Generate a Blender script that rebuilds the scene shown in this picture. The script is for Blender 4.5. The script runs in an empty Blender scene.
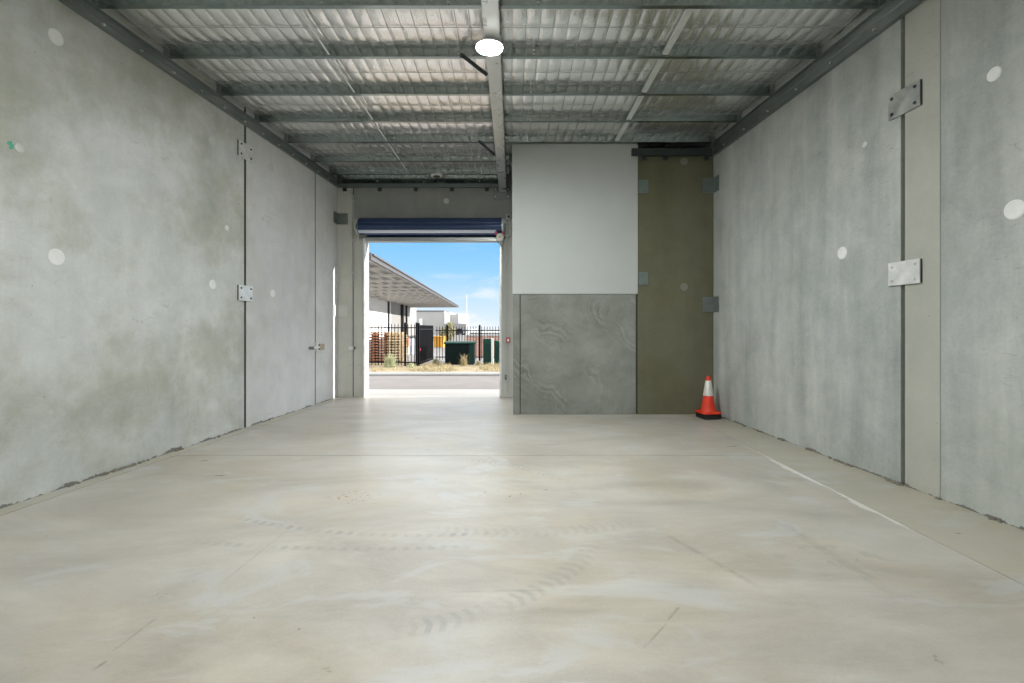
import bpy, bmesh, math, random
from mathutils import Vector, Matrix, noise as mnoise
random.seed(7)
R = math.radians
sc = bpy.context.scene
COL = sc.collection
F = 470.0
CAMH = 1.5

# ------------------------------------------------------------------ helpers
class MB:
    """collects shapes in one mesh"""
    def __init__(s): s.bm = bmesh.new()
    def quad(s, pts):
        s.bm.faces.new([s.bm.verts.new(p) for p in pts])
    def box(s, lo, hi, m=None):
        x0, y0, z0 = lo; x1, y1, z1 = hi
        P = [Vector(p) for p in ((x0,y0,z0),(x1,y0,z0),(x1,y1,z0),(x0,y1,z0),(x0,y0,z1),(x1,y0,z1),(x1,y1,z1),(x0,y1,z1))]
        if m is not None: P = [m @ p for p in P]
        v = [s.bm.verts.new(p) for p in P]
        for f in ((0,3,2,1),(4,5,6,7),(0,1,5,4),(1,2,6,5),(2,3,7,6),(3,0,4,7)):
            s.bm.faces.new([v[i] for i in f])
        return s
    def cbox(s, c, d, m=None):
        return s.box([c[i]-d[i]/2 for i in range(3)], [c[i]+d[i]/2 for i in range(3)], m)
    def tube(s, p0, p1, r, n=10, r1=None, caps=True):
        p0 = Vector(p0); p1 = Vector(p1); d = (p1-p0).normalized()
        a = d.orthogonal().normalized(); b = d.cross(a)
        r1 = r if r1 is None else r1
        A = []; B = []
        for i in range(n):
            t = 2*math.pi*i/n
            o = a*math.cos(t)+b*math.sin(t)
            A.append(s.bm.verts.new(p0+o*r)); B.append(s.bm.verts.new(p1+o*r1))
        for i in range(n):
            j = (i+1) % n
            s.bm.faces.new((A[i],A[j],B[j],B[i]))
        if caps:
            s.bm.faces.new(A[::-1]); s.bm.faces.new(B)
        return s
    def path(s, pts, r, n=8):
        for a, b in zip(pts, pts[1:]): s.tube(a, b, r, n)
        return s
    def lathe(s, prof, n=32, m=None, cap0=True, cap1=True):
        """prof: (radius, height) pairs about z"""
        rings = []
        for r, z in prof:
            ring = []
            for i in range(n):
                t = 2*math.pi*i/n
                p = Vector((r*math.cos(t), r*math.sin(t), z))
                if m is not None: p = m @ p
                ring.append(s.bm.verts.new(p))
            rings.append(ring)
        for A, B in zip(rings, rings[1:]):
            for i in range(n):
                j = (i+1) % n
                s.bm.faces.new((A[i],A[j],B[j],B[i]))
        if cap0: s.bm.faces.new(rings[0][::-1])
        if cap1: s.bm.faces.new(rings[-1])
        return s
    def extrude(s, poly, axis, a, b, m=None):
        """poly: closed 2D outline in the two other axes, swept from a to b along axis"""
        def mk(p, t):
            v = {0: (t, p[0], p[1]), 1: (p[0], t, p[1]), 2: (p[0], p[1], t)}[axis]
            v = Vector(v)
            return m @ v if m is not None else v
        A = [s.bm.verts.new(mk(p, a)) for p in poly]; B = [s.bm.verts.new(mk(p, b)) for p in poly]
        n = len(poly)
        for i in range(n):
            j = (i+1) % n
            s.bm.faces.new((A[i],A[j],B[j],B[i]))
        s.bm.faces.new(A[::-1]); s.bm.faces.new(B)
        return s

def obj(name, mb, mat, parent=None, smooth=False, bevel=0, mw=None):
    bmesh.ops.recalc_face_normals(mb.bm, faces=mb.bm.faces)
    me = bpy.data.meshes.new(name)
    mb.bm.to_mesh(me); mb.bm.free()
    if mat: me.materials.append(mat)
    if smooth:
        for p in me.polygons: p.use_smooth = True
        me.set_sharp_from_angle(angle=R(40))
    o = bpy.data.objects.new(name, me); COL.objects.link(o)
    if parent is not None: o.parent = parent
    if mw is not None: o.matrix_world = mw
    if bevel:
        b = o.modifiers.new('edge', 'BEVEL'); b.width = bevel; b.segments = 2; b.limit_method = 'ANGLE'
    return o

def tag(o, label=None, cat=None, group=None, kind=None):
    if label: o['label'] = label
    if cat: o['category'] = cat
    if group: o['group'] = group
    if kind: o['kind'] = kind
    return o

def thing(name, label, cat, mw=None, group=None, kind=None):
    o = bpy.data.objects.new(name, None); COL.objects.link(o)
    o.empty_display_size = 0.1
    if mw is not None: o.matrix_world = mw
    return tag(o, label, cat, group, kind)

def T(x, y, z): return Matrix.Translation((x, y, z))

def copy_tree(o, parent=None):
    c = o.copy(); COL.objects.link(c)
    if parent is not None: c.parent = parent
    for ch in list(o.children): copy_tree(ch, c)
    return c

# ------------------------------------------------------------------ materials
class G:
    def __init__(s, tree): s.t = tree
    def n(s, typ, ins=None, **props):
        nd = s.t.nodes.new(typ)
        for k, v in props.items(): setattr(nd, k, v)
        for k, v in (ins or {}).items(): s.put(nd.inputs[k], v)
        return nd
    def put(s, sock, v):
        if isinstance(v, bpy.types.NodeSocket): s.t.links.new(v, sock)
        else:
            if sock.type == 'RGBA' and hasattr(v, '__len__') and len(v) == 3: v = (*v, 1)
            sock.default_value = v
    def m(s, op, a, b=None, c=None, clamp=False):
        ins = {0: a}
        if b is not None: ins[1] = b
        if c is not None: ins[2] = c
        return s.n('ShaderNodeMath', ins, operation=op, use_clamp=clamp).outputs[0]
    def co(s): return s.n('ShaderNodeTexCoord').outputs['Object']
    def mapv(s, v, scale=(1,1,1), loc=(0,0,0), rot=(0,0,0)):
        return s.n('ShaderNodeMapping', {'Vector': v, 'Scale': scale, 'Location': loc, 'Rotation': rot}).outputs[0]
    def noise(s, v, scale, detail=4, rough=.55, dist=0):
        return s.n('ShaderNodeTexNoise', {'Vector': v, 'Scale': scale, 'Detail': detail, 'Roughness': rough, 'Distortion': dist}).outputs['Fac']
    def ramp(s, fac, stops):
        nd = s.n('ShaderNodeValToRGB', {'Fac': fac}); e = nd.color_ramp.elements
        while len(e) < len(stops): e.new(0.5)
        for el, (p, c) in zip(e, stops):
            el.position = p; el.color = (*c, 1) if len(c) == 3 else c
        return nd.outputs['Color']
    def rng(s, v, a, b, c=0., d=1., smooth=False):
        return s.n('ShaderNodeMapRange', {'Value': v, 'From Min': a, 'From Max': b, 'To Min': c, 'To Max': d},
                   interpolation_type='SMOOTHSTEP' if smooth else 'LINEAR').outputs[0]
    def mix(s, f, a, b, blend='MIX'):
        nd = s.n('ShaderNodeMix', data_type='RGBA', blend_type=blend)
        s.put(nd.inputs[0], f); s.put(nd.inputs[6], a); s.put(nd.inputs[7], b)
        return nd.outputs[2]
    def sep(s, v):
        nd = s.n('ShaderNodeSeparateXYZ', {0: v}); return nd.outputs

def newmat(name):
    m = bpy.data.materials.new(name); m.use_nodes = True
    nt = m.node_tree; b = nt.nodes['Principled BSDF']
    return m, G(nt), b

def plain(name, col, rough=.6, metal=0., var=.12, scale=6, spec=.5, bump=0):
    """paint / metal with a faint mottle"""
    m, g, b = newmat(name)
    co = g.co()
    n = g.noise(co, scale, 5, .6)
    f = g.rng(n, .3, .7, 1-var, 1+var)
    c = g.n('ShaderNodeVectorMath', {0: col, 1: (1,1,1)}, operation='MULTIPLY')
    g.put(c.inputs[1], f)
    g.put(b.inputs['Base Color'], c.outputs[0])
    g.put(b.inputs['Roughness'], g.rng(n, .3, .7, max(rough-.06, .03), min(rough+.06, 1)))
    b.inputs['Metallic'].default_value = metal
    b.inputs['Specular IOR Level'].default_value = spec
    if bump:
        g.put(b.inputs['Normal'], g.n('ShaderNodeBump', {'Height': n, 'Strength': bump, 'Distance': .01}).outputs[0])
    return m

def emit(name, col, strength):
    m, g, b = newmat(name)
    b.inputs['Base Color'].default_value = (*col, 1)
    b.inputs['Emission Color'].default_value = (*col, 1)
    b.inputs['Emission Strength'].default_value = strength
    return m

def concrete(name, lo, hi, off=0., streak=.35, rough=.8, dirt=0., bump=.15, warm=None, pits=True, swirl=0.):
    m, g, b = newmat(name)
    co = g.mapv(g.co(), loc=(off, off*1.7, off*.6))
    raw = g.co()
    n1 = g.noise(co, .55, 5, .6, .4)
    n2 = g.noise(co, 2.6, 7, .66, .5)
    n3 = g.noise(g.mapv(co, scale=(1.4, 1.4, .16)), 1.6, 5, .6, .2)
    n4 = g.noise(co, 38, 5, .75)
    v = g.m('ADD', g.m('MULTIPLY', n1, .62-streak*.6), g.m('MULTIPLY', n3, streak*.6+.0))
    v = g.m('ADD', v, g.m('MULTIPLY', n2, .30))
    v = g.m('ADD', v, g.m('MULTIPLY', n4, .17))
    v = g.m('ADD', v, -.045)
    if swirl:
        # overlapping trowel sweeps: arcs about scattered centres, broken up by noise
        vo = g.n('ShaderNodeTexVoronoi', {'Vector': g.co(), 'Scale': .95, 'Smoothness': .25}, feature='SMOOTH_F1')
        rad = g.m('ADD', vo.outputs['Distance'], g.m('MULTIPLY', g.noise(g.co(), 2.5, 4, .6), .35))
        w = g.n('ShaderNodeTexNoise', {'W': g.m('MULTIPLY', rad, 24.), 'Scale': 1., 'Detail': 3.}, noise_dimensions='1D').outputs['Fac']
        pt = g.rng(g.noise(co, 1.7, 3, .5), .42, .6, .1, 1, True)
        v = g.m('ADD', v, g.m('MULTIPLY', g.m('MULTIPLY', g.m('SUBTRACT', w, .5), pt), swirl*6))
    c = g.ramp(v, [(.33, lo), (.66, hi)])
    if warm is not None:
        f = g.rng(g.noise(co, .8, 6, .66), .43, .66, 0, .85, True)
        c = g.mix(f, c, warm, 'MULTIPLY')
    if pits:
        vo = g.n('ShaderNodeTexVoronoi', {'Vector': co, 'Scale': 9}).outputs['Distance']
        p = g.m('MULTIPLY', g.m('LESS_THAN', vo, .055), g.m('GREATER_THAN', g.noise(co, 1.3, 2), .55))
        c = g.mix(g.m('MULTIPLY', p, .55), c, (.12, .11, .1))
    # faint hairline scratches
    sx = g.noise(g.mapv(co, scale=(1, .6, 5), rot=(R(38), 0, 0)), 1.5, 2, .4, 1.5)
    sc_ = g.m('LESS_THAN', g.m('ABSOLUTE', g.m('SUBTRACT', sx, .5)), .004)
    sc_ = g.m('MULTIPLY', sc_, g.m('GREATER_THAN', n1, .56))
    c = g.mix(g.m('MULTIPLY', sc_, .25), c, (.15, .15, .14))
    if dirt:
        z = g.sep(raw)[2]
        nd = g.noise(g.mapv(raw, scale=(1, .55, 1.0)), 5, 5, .7)
        lim = g.m('MULTIPLY', g.rng(nd, .44, .72, 0, 1), dirt)
        f = g.m('LESS_THAN', z, lim)
        c = g.mix(g.m('MULTIPLY', f, .8), c, (.13, .12, .105))
    g.put(b.inputs['Base Color'], c)
    b.inputs['Roughness'].default_value = rough
    b.inputs['Specular IOR Level'].default_value = .3
    h = g.m('ADD', g.m('MULTIPLY', n2, .6), g.m('MULTIPLY', n4, .4))
    g.put(b.inputs['Normal'], g.n('ShaderNodeBump', {'Height': h, 'Strength': bump, 'Distance': .02}).outputs[0])
    return m

M = {}
M['wall_l'] = concrete('concrete_wall_left', (.43,.455,.44), (.73,.745,.735), 3.1, .35, dirt=.065, warm=(.74,.725,.63))
M['wall_l_lit'] = concrete('concrete_wall_left_lit', (.53,.54,.545), (.75,.76,.77), 6.6, .35, dirt=.05, warm=(.92,.91,.86))  # brightness of the wall's door end put into a paler colour
M['wall_r'] = concrete('concrete_wall_right', (.27,.30,.285), (.60,.62,.60), 11.7, .85, dirt=.05, warm=(.93,.93,.9))
M['wall_tan'] = concrete('concrete_tan', (.37,.375,.335), (.51,.51,.46), 5.3, .3, dirt=.05)
M['wall_b'] = concrete('concrete_back', (.27,.275,.26), (.42,.425,.40), 8.4, .5)
M['wall_j'] = concrete('concrete_jamb', (.50,.495,.45), (.68,.675,.63), 9.4, .6)
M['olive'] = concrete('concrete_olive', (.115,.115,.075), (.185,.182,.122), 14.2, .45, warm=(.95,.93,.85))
M['dado'] = concrete('concrete_trowelled', (.15,.16,.142), (.37,.38,.35), 2.2, .1, swirl=.042, rough=.55)
M['white_wall'] = plain('white_paint', (.515,.54,.525), .7, 0, .03, 2)
M['joint'] = plain('joint_sealant', (.055,.055,.05), .85)
M['galv'] = plain('galvanised_purlin', (.31,.36,.355), .22, 1., .05, 5)
M['galv_beam'] = plain('galvanised_beam', (.56,.58,.57), .3, .65, .08, 4)
M['ledger'] = plain('galvanised_ledger', (.27,.30,.295), .45, .8, .1, 5)
M['plate'] = plain('galvanised_plate', (.74,.75,.74), .42, .3, .14, 9)
M['plate_mid'] = plain('stained_plate', (.42,.43,.41), .4, .5, .3, 7)
M['dark_steel_and_shade'] = plain('dark_steel_and_shade', (.05,.062,.062), .5, .3, .1, 5)
M['plate_dark'] = plain('weathered_plate', (.21,.235,.225), .5, .5, .2, 9)
M['plate_pale'] = plain('coated_plate', (.17,.215,.20), .55, .2, .12, 9)
M['bolt'] = plain('zinc_bolt', (.75,.75,.72), .3, .8)
M['bolt_dark'] = plain('dark_bolt', (.12,.13,.14), .4, .7)
M['bright'] = plain('bright_galvanised', (.85,.87,.86), .35, .4)
M['plug'] = plain('grout_plug', (.80,.81,.80), .8, 0, .04, 14)
M['plug_grey'] = plain('grout_plug_grey', (.62,.63,.60), .8, 0, .06, 14)
M['plug_dim'] = plain('grout_plug_dim', (.24,.24,.20), .8, 0, .06, 14)
M['blue'] = plain('blue_steel', (.03,.058,.14), .2, .3, .05, 3)
M['rail'] = plain('aluminium_rail', (.50,.51,.50), .4, .6)
M['black'] = plain('black_plastic', (.012,.012,.013), .5)
M['white_pl'] = plain('white_plastic', (.8,.8,.78), .4, 0, .04)
M['grey_pl'] = plain('grey_conduit', (.55,.56,.54), .5, 0, .06)
M['red'] = plain('red_plastic', (.5,.03,.05), .4, 0, .05)
M['yellow'] = plain('yellow_badge', (.75,.62,.12), .5, 0, .05)
M['cone'] = plain('orange_rubber', (.80,.05,.02), .5, 0, .08)
M['cone_band'] = plain('reflective_band', (.72,.70,.66), .4, .1, .07)
M['wire'] = plain('mesh_wire', (.42,.43,.42), .4, .7)
M['lamp'] = emit('lamp_diffuser', (.96, 1.0, .985), 1000.)
M['lamp_fill'] = emit('fill_lamp_diffuser', (.97, 1.0, .985), 400.)
M['lamp_dead'] = plain('amber_diffuser', (.13,.07,.04), .3)

# foil
def foil_mat():
    m, g, b = newmat('foil_insulation')
    co = g.co()
    n = g.noise(co, 9, 5, .65, .3)
    g.put(b.inputs['Base Color'], g.ramp(n, [(.3, (.90,.89,.88)), (.7, (.98,.975,.965))]))
    b.inputs['Metallic'].default_value = .88
    g.put(b.inputs['Roughness'], g.rng(n, .3, .7, .16, .28))
    n2 = g.noise(g.mapv(co, scale=(3, 1, 1)), 16, 4, .6, .8)
    g.put(b.inputs['Normal'], g.n('ShaderNodeBump', {'Height': n2, 'Strength': .3, 'Distance': .010}).outputs[0])
    return m
M['foil'] = foil_mat()

# floor
def circ3(a, b, c):
    ax, ay = a; bx, by = b; cx, cy = c
    d = 2*(ax*(by-cy)+bx*(cy-ay)+cx*(ay-by))
    ux = ((ax*ax+ay*ay)*(by-cy)+(bx*bx+by*by)*(cy-ay)+(cx*cx+cy*cy)*(ay-by))/d
    uy = ((ax*ax+ay*ay)*(cx-bx)+(bx*bx+by*by)*(ax-cx)+(cx*cx+cy*cy)*(bx-ax))/d
    return ux, uy, math.hypot(ax-ux, ay-uy)

def floor_mat(name, lo, mid, hi, marks=True, paint=False):
    m, g, b = newmat(name)
    co = g.co(); X, Y, Z = g.sep(co)
    n1 = g.noise(g.mapv(co, scale=(.5, 1.1, 1)), .9, 8, .68, .9)
    n2 = g.noise(g.mapv(co, scale=(.6, 1.3, 1), loc=(4, 2, 0)), 3.0, 7, .65, .6)
    n4 = g.noise(co, 60, 3, .7)
    v = g.m('ADD', g.m('MULTIPLY', n1, .55), g.m('ADD', g.m('MULTIPLY', n2, .33), g.m('MULTIPLY', n4, .13)))
    c = g.ramp(v, [(.34, lo), (.5, mid), (.63, hi)])
    # warm dusty and cool scrubbed areas
    f = g.rng(g.noise(g.mapv(co, loc=(9, 1, 0)), .9, 5, .6, .6), .46, .62, 0, .55, True)
    c = g.mix(f, c, (.98,.93,.82), 'MULTIPLY')
    f = g.rng(g.noise(g.mapv(co, loc=(-5, 7, 0), scale=(.7,1.5,1)), 1.6, 6, .65, 1.), .53, .64, 0, .5, True)
    c = g.mix(f, c, (.50,.51,.51))
    if marks:
        def arc(p, q, r_, w, x0, x1, amt, freq):
            nonlocal c
            cx, cy, rad = circ3(p, q, r_)
            dx = g.m('SUBTRACT', X, cx); dy = g.m('SUBTRACT', Y, cy)
            dist = g.m('SQRT', g.m('ADD', g.m('MULTIPLY', dx, dx), g.m('MULTIPLY', dy, dy)))
            e = g.m('ABSOLUTE', g.m('SUBTRACT', dist, rad))
            band = g.rng(e, w*.55, w, 1, 0, True)
            ang = g.m('ARCTAN2', dy, dx)
            saw = g.m('SINE', g.m('ADD', g.m('MULTIPLY', ang, rad*freq), g.m('MULTIPLY', e, 30)))
            tread = g.rng(saw, -.3, .5, .1, 1, True)
            win = g.m('MULTIPLY', g.rng(X, x0, x0+.25, 0, 1, True), g.rng(X, x1-.25, x1, 1, 0, True))
            patch = g.rng(g.noise(co, 3.5, 3, .6), .35, .6, .15, 1)
            k = g.m('MULTIPLY', g.m('MULTIPLY', band, tread), g.m('MULTIPLY', win, g.m('MULTIPLY', patch, amt)))
            c = g.mix(k, c, (.25,.26,.25))
        arc((.588,3.33), (.262,2.80), (-.32,2.41), .09, -.65, .68, .42, 85)
        arc((-2.05,3.67), (-.81,3.40), (.50,3.60), .035, -2.3, 0.0, .5, 75)
        arc((-2.15,3.29), (-1.1,3.19), (.3,3.32), .035, -2.4, -.2, .42, 75)
        arc((-1.0,3.62), (.2,3.45), (1.0,3.66), .10, -.7, 1.0, .26, 85)
        # dark drag scratches
        def scratch(x0, y0, x1, y1, w, amt, col=(.20,.19,.16)):
            nonlocal c
            L = math.hypot(x1-x0, y1-y0); ux, uy = (x1-x0)/L, (y1-y0)/L
            rx = g.m('SUBTRACT', X, x0); ry = g.m('SUBTRACT', Y, y0)
            al = g.m('ADD', g.m('MULTIPLY', rx, ux), g.m('MULTIPLY', ry, uy))
            ac = g.m('ABSOLUTE', g.m('SUBTRACT', g.m('MULTIPLY', rx, uy), g.m('MULTIPLY', ry, ux)))
            k = g.m('MULTIPLY', g.rng(ac, w*.3, w, 1, 0, True), g.m('MULTIPLY', g.rng(al, 0, L*.2, 0, 1, True), g.rng(al, L*.8, L, 1, 0, True)))
            k = g.m('MULTIPLY', k, g.m('MULTIPLY', g.rng(g.noise(co, 8, 3, .6), .35, .6, .1, 1), amt))
            c = g.mix(k, c, col)
        def px(x, y):
            d = CAMH*F/(y-328.); return ((x-512)/F*d, d)
        for a, bb, w, amt in (((680,606),(666,622),.015,.9), ((668,622),(640,652),.012,.5), ((90,672),(108,660),.02,.8),
                              ((660,531),(768,592),.05,.35), ((108,655),(160,615),.02,.4), ((210,592),(300,520),.02,.25),
                              ((775,520),(905,600),.09,.3), ((440,592),(560,590),.03,.2)):
            scratch(*px(*a), *px(*bb), w*.65, amt)
        # rust crumbs
        def blot(x, y, rx, ry, thr, col, amt, s):
            nonlocal c
            X0, Y0 = px(x, y)
            ddx = g.m('DIVIDE', g.m('SUBTRACT', X, X0), rx); ddy = g.m('DIVIDE', g.m('SUBTRACT', Y, Y0), ry)
            q = g.m('SQRT', g.m('ADD', g.m('MULTIPLY', ddx, ddx), g.m('MULTIPLY', ddy, ddy)))
            k = g.m('MULTIPLY', g.rng(q, .5, 1, 1, 0, True), g.rng(g.noise(co, s, 3, .6), thr, thr+.05, 0, amt))
            c = g.mix(k, c, col)
        blot(352, 497, .30, .22, .57, (.36,.22,.09), .9, 22)
        blot(352, 500, .40, .40, .66, (.10,.09,.07), .9, 26)
        blot(500, 495, .30, .16, .62, (.20,.17,.10), .9, 18)
        blot(735, 500, .35, .3, .6, (.34,.33,.29), .5, 9)
        blot(830, 560, .5, .3, .56, (.33,.32,.28), .5, 7)
    # crumbs everywhere
    vo = g.n('ShaderNodeTexVoronoi', {'Vector': co, 'Scale': 3.2}).outputs['Distance']
    p = g.m('MULTIPLY', g.m('LESS_THAN', vo, .028), g.m('GREATER_THAN', g.noise(co, 1.1, 2), .5))
    c = g.mix(g.m('MULTIPLY', p, .6), c, (.18,.14,.09))
    if paint:
        # a run of pale filler along the edge of the slab joint
        e = g.m('SUBTRACT', X, 2.985)
        wob = g.m('ADD', g.m('MULTIPLY', g.noise(co, 2.2, 5, .65), .22), -.16)
        k = g.m('GREATER_THAN', e, wob)
        k = g.m('MULTIPLY', k, g.m('MULTIPLY', g.rng(Y, 3.45, 3.6, 0, 1), g.rng(Y, 5.0, 6.4, 1, 0)))
        c = g.mix(g.m('MULTIPLY', k, .75), c, (.76,.755,.72))
    g.put(b.inputs['Base Color'], c)
    g.put(b.inputs['Roughness'], g.rng(n2, .3, .7, .27, .5))
    b.inputs['Specular IOR Level'].default_value = .55
    h = g.m('ADD', n2, g.m('MULTIPLY', n4, .3))
    g.put(b.inputs['Normal'], g.n('ShaderNodeBump', {'Height': h, 'Strength': .08, 'Distance': .02}).outputs[0])
    return m
M['floor'] = floor_mat('floor_slab', (.325,.30,.262), (.445,.416,.37), (.54,.512,.465), True, True)
M['strip'] = floor_mat('floor_infill', (.385,.365,.305), (.445,.42,.35), (.50,.475,.405), False)

# ------------------------------------------------------------------ camera
cam = bpy.data.objects.new('camera', bpy.data.cameras.new('camera')); COL.objects.link(cam)
cam.location = (0, 0, CAMH); cam.rotation_euler = (R(90), 0, 0)
cam.data.sensor_width = 36; cam.data.lens = F/1024*36
cam.data.shift_y = -13.5/1024
cam.data.clip_end = 1000; cam.data.clip_start = .05
sc.camera = cam

# ------------------------------------------------------------------ room frame
# wall frames: local y runs along the wall away from the camera, z up, x towards the room (left) / away from it (right)
AL, KL = -4.53, .0735
AR, KR = 4.012, -.0625
def frame(A, K):
    th = -math.atan(K)
    return Matrix.Translation((A, 0, 0)) @ Matrix.Rotation(th, 4, 'Z')
ML, MR = frame(AL, KL), frame(AR, KR)
SL, SR = math.sqrt(1+KL*KL), math.sqrt(1+KR*KR)
YB = 10.2       # inner face of the wall with the roller door
YR = -4.0       # inner face of the wall behind the camera
YP = 8.15       # face of the partition
TOP = 4.90
FOIL = 4.805
PD = [3.2*F/(328-y) for y in (5.5, 56.5, 94, 121, 142, 161, 174)]
PB = 4.70       # underside of the purlins

def dl(px): return -AL/(-(px-512)/F+KL)          # depth on the left wall seen at column px
def dr(px): return AR/((px-512)/F-KR)
def zz(py, d): return CAMH+(328-py)/F*d

# floor slabs -----------------------------------------------------------------
yj = 5.53
g_ = .004
fb = MB()
xl = lambda y: AL+KL*y+.17
def slab(mb, y0, y1, x0a, x0b, x1a, x1b):
    P = [(x0a,y0),(x1a,y0),(x1b,y1),(x0b,y1)]
    mb.extrude(P, 2, -.15, 0)
slab(fb, YR-.2, yj-g_, xl(YR-.2), xl(yj), 2.985, 2.985)
slab(fb, yj+g_, YB+.2, xl(yj), xl(YB+.2), 2.985, 2.985)
floor = tag(obj('floor', fb, M['floor']), 'bare pale concrete floor slab with faint tyre marks', 'floor', kind='structure')
fb = MB()
slab(fb, YR-.2, YB+.2, AL+KL*(YR-.2)-.05, AL+KL*(YB+.2)-.05, xl(YR-.2)-.014, xl(YB+.2)-.014)
obj('edge_strip', fb, M['strip'], floor)
fb = MB()
slab(fb, YR-.2, YB+.2, 2.993, 2.993, AR+KR*(YR-.2)+.05, AR+KR*(YB+.2)+.05)
obj('edge_slab', fb, M['strip'], floor)
fb = MB()
fb.box((-6, YR-.4, -.3), (6, YB+.2, -.02))
obj('joint_fill', fb, plain('joint_dark', (.16,.15,.125), .9), floor)

# side walls ------------------------------------------------------------------
j1, j2 = dl(245.4)*SL, dl(315.5)*SL
gj = .028
wb = MB()
wb.box((-.18, YR-.3, -.1), (0, j1-gj, TOP))
wl = tag(obj('wall_left', wb, M['wall_l'], mw=ML, bevel=.006), 'long pale concrete panel wall on the side nearer the roller door', 'wall', kind='structure')
for s0, s1 in ((j1+gj, j2-gj*.7), (j2+gj*.7, YB+.2)):
    obj('far_panel', MB().box((-.18, s0, -.1), (0, s1, TOP)), M['wall_l_lit'], wl, bevel=.006)
wb = MB().box((-.22, YR-.3, -.1), (-.010, YB+.2, TOP-.01))
obj('joint_backing', wb, M['joint'], wl)
r1 = dr(902.5)*SR; r2 = dr(940)*SR
wb = MB()
wb.box((0, r1+.02, -.1), (.18, YB+.2, TOP))
wb.box((0, YR-.3, -.1), (.18, r2-.003, TOP))
wr = tag(obj('wall_right', wb, M['wall_r'], mw=MR, bevel=.005), 'streaky grey concrete panel wall behind the traffic cone', 'wall', kind='structure')
wb = MB().box((.002, r2+.003, -.1), (.18, r1-.022, TOP))
obj('tan_panel', wb, M['wall_tan'], wr, bevel=.004)
wb = MB().box((.05, YR-.3, -.1), (.22, YB+.2, TOP))
obj('joint_backing', wb, M['joint'], wr)

# door wall -------------------------------------------------------------------
DX0, DX1, DH = -3.168, -.271, 3.39
xj = -3.448
wb = MB()
wb.box((xj+.012, YB, 3.86), (3.9, YB+.2, TOP))
wb.box((DX0, YB, DH), (DX1, YB+.2, 3.86))
wk = tag(obj('wall_back', wb, M['wall_b']), 'concrete end wall around the roller door opening', 'wall', kind='structure')
wb = MB()
wb.box((-4.3, YB, -.1), (xj-.012, YB+.2, TOP))
wb.box((xj+.012, YB, -.1), (DX0, YB+.2, 3.86))
wb.box((DX1, YB, -.1), (3.9, YB+.2, 3.86))
obj('jamb_panel', wb, M['wall_j'], wk)
wb = MB().box((xj-.1, YB+.02, -.1), (xj+.1, YB+.19, TOP))
obj('joint_backing', wb, M['joint'], wk)
wb = MB().box((-5.2, YR-.2, -.1), (4.7, YR, TOP))
tag(obj('wall_front', wb, M['wall_b']), 'concrete end wall behind the camera', 'wall', kind='structure')

# partition -------------------------------------------------------------------
zs = 2.09
pr = thing('wall_partition', 'plastered partition, white above and trowelled grey concrete below', 'wall', T(0, YP, 0), kind='structure')
MB_ = MB().box((.004, -.008, zs), (2.18, .16, PB-.005)); obj('plaster_lining', MB_, M['white_wall'], pr, bevel=.004)
MB_ = MB().box((.02, 0, -.02), (.135, .16, zs-.004)); obj('corner_column', MB_, M['dado'], pr, bevel=.006)
MB_ = MB().box((.150, 0, -.02), (2.150, .16, zs-.004)); obj('concrete_panel', MB_, M['dado'], pr, bevel=.006)
MB_ = MB().box((.03, .03, -.02), (2.2, .15, zs-.01)); obj('joint_backing', MB_, M['joint'], pr)
MB_ = MB().box((.02, .16, -.02), (.18, YB-YP-.002, PB-.005)); obj('side_lining', MB_, M['white_wall'], pr)
zo = zz(153, YP)
MB_ = MB().box((2.182, 0, -.02), (3.50, .16, zo))
tag(obj('wall_niche', MB_, M['olive'], mw=T(0, YP+.012, 0), bevel=.005), 'dim olive stained concrete panel behind the traffic cone', 'wall', kind='structure')

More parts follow.
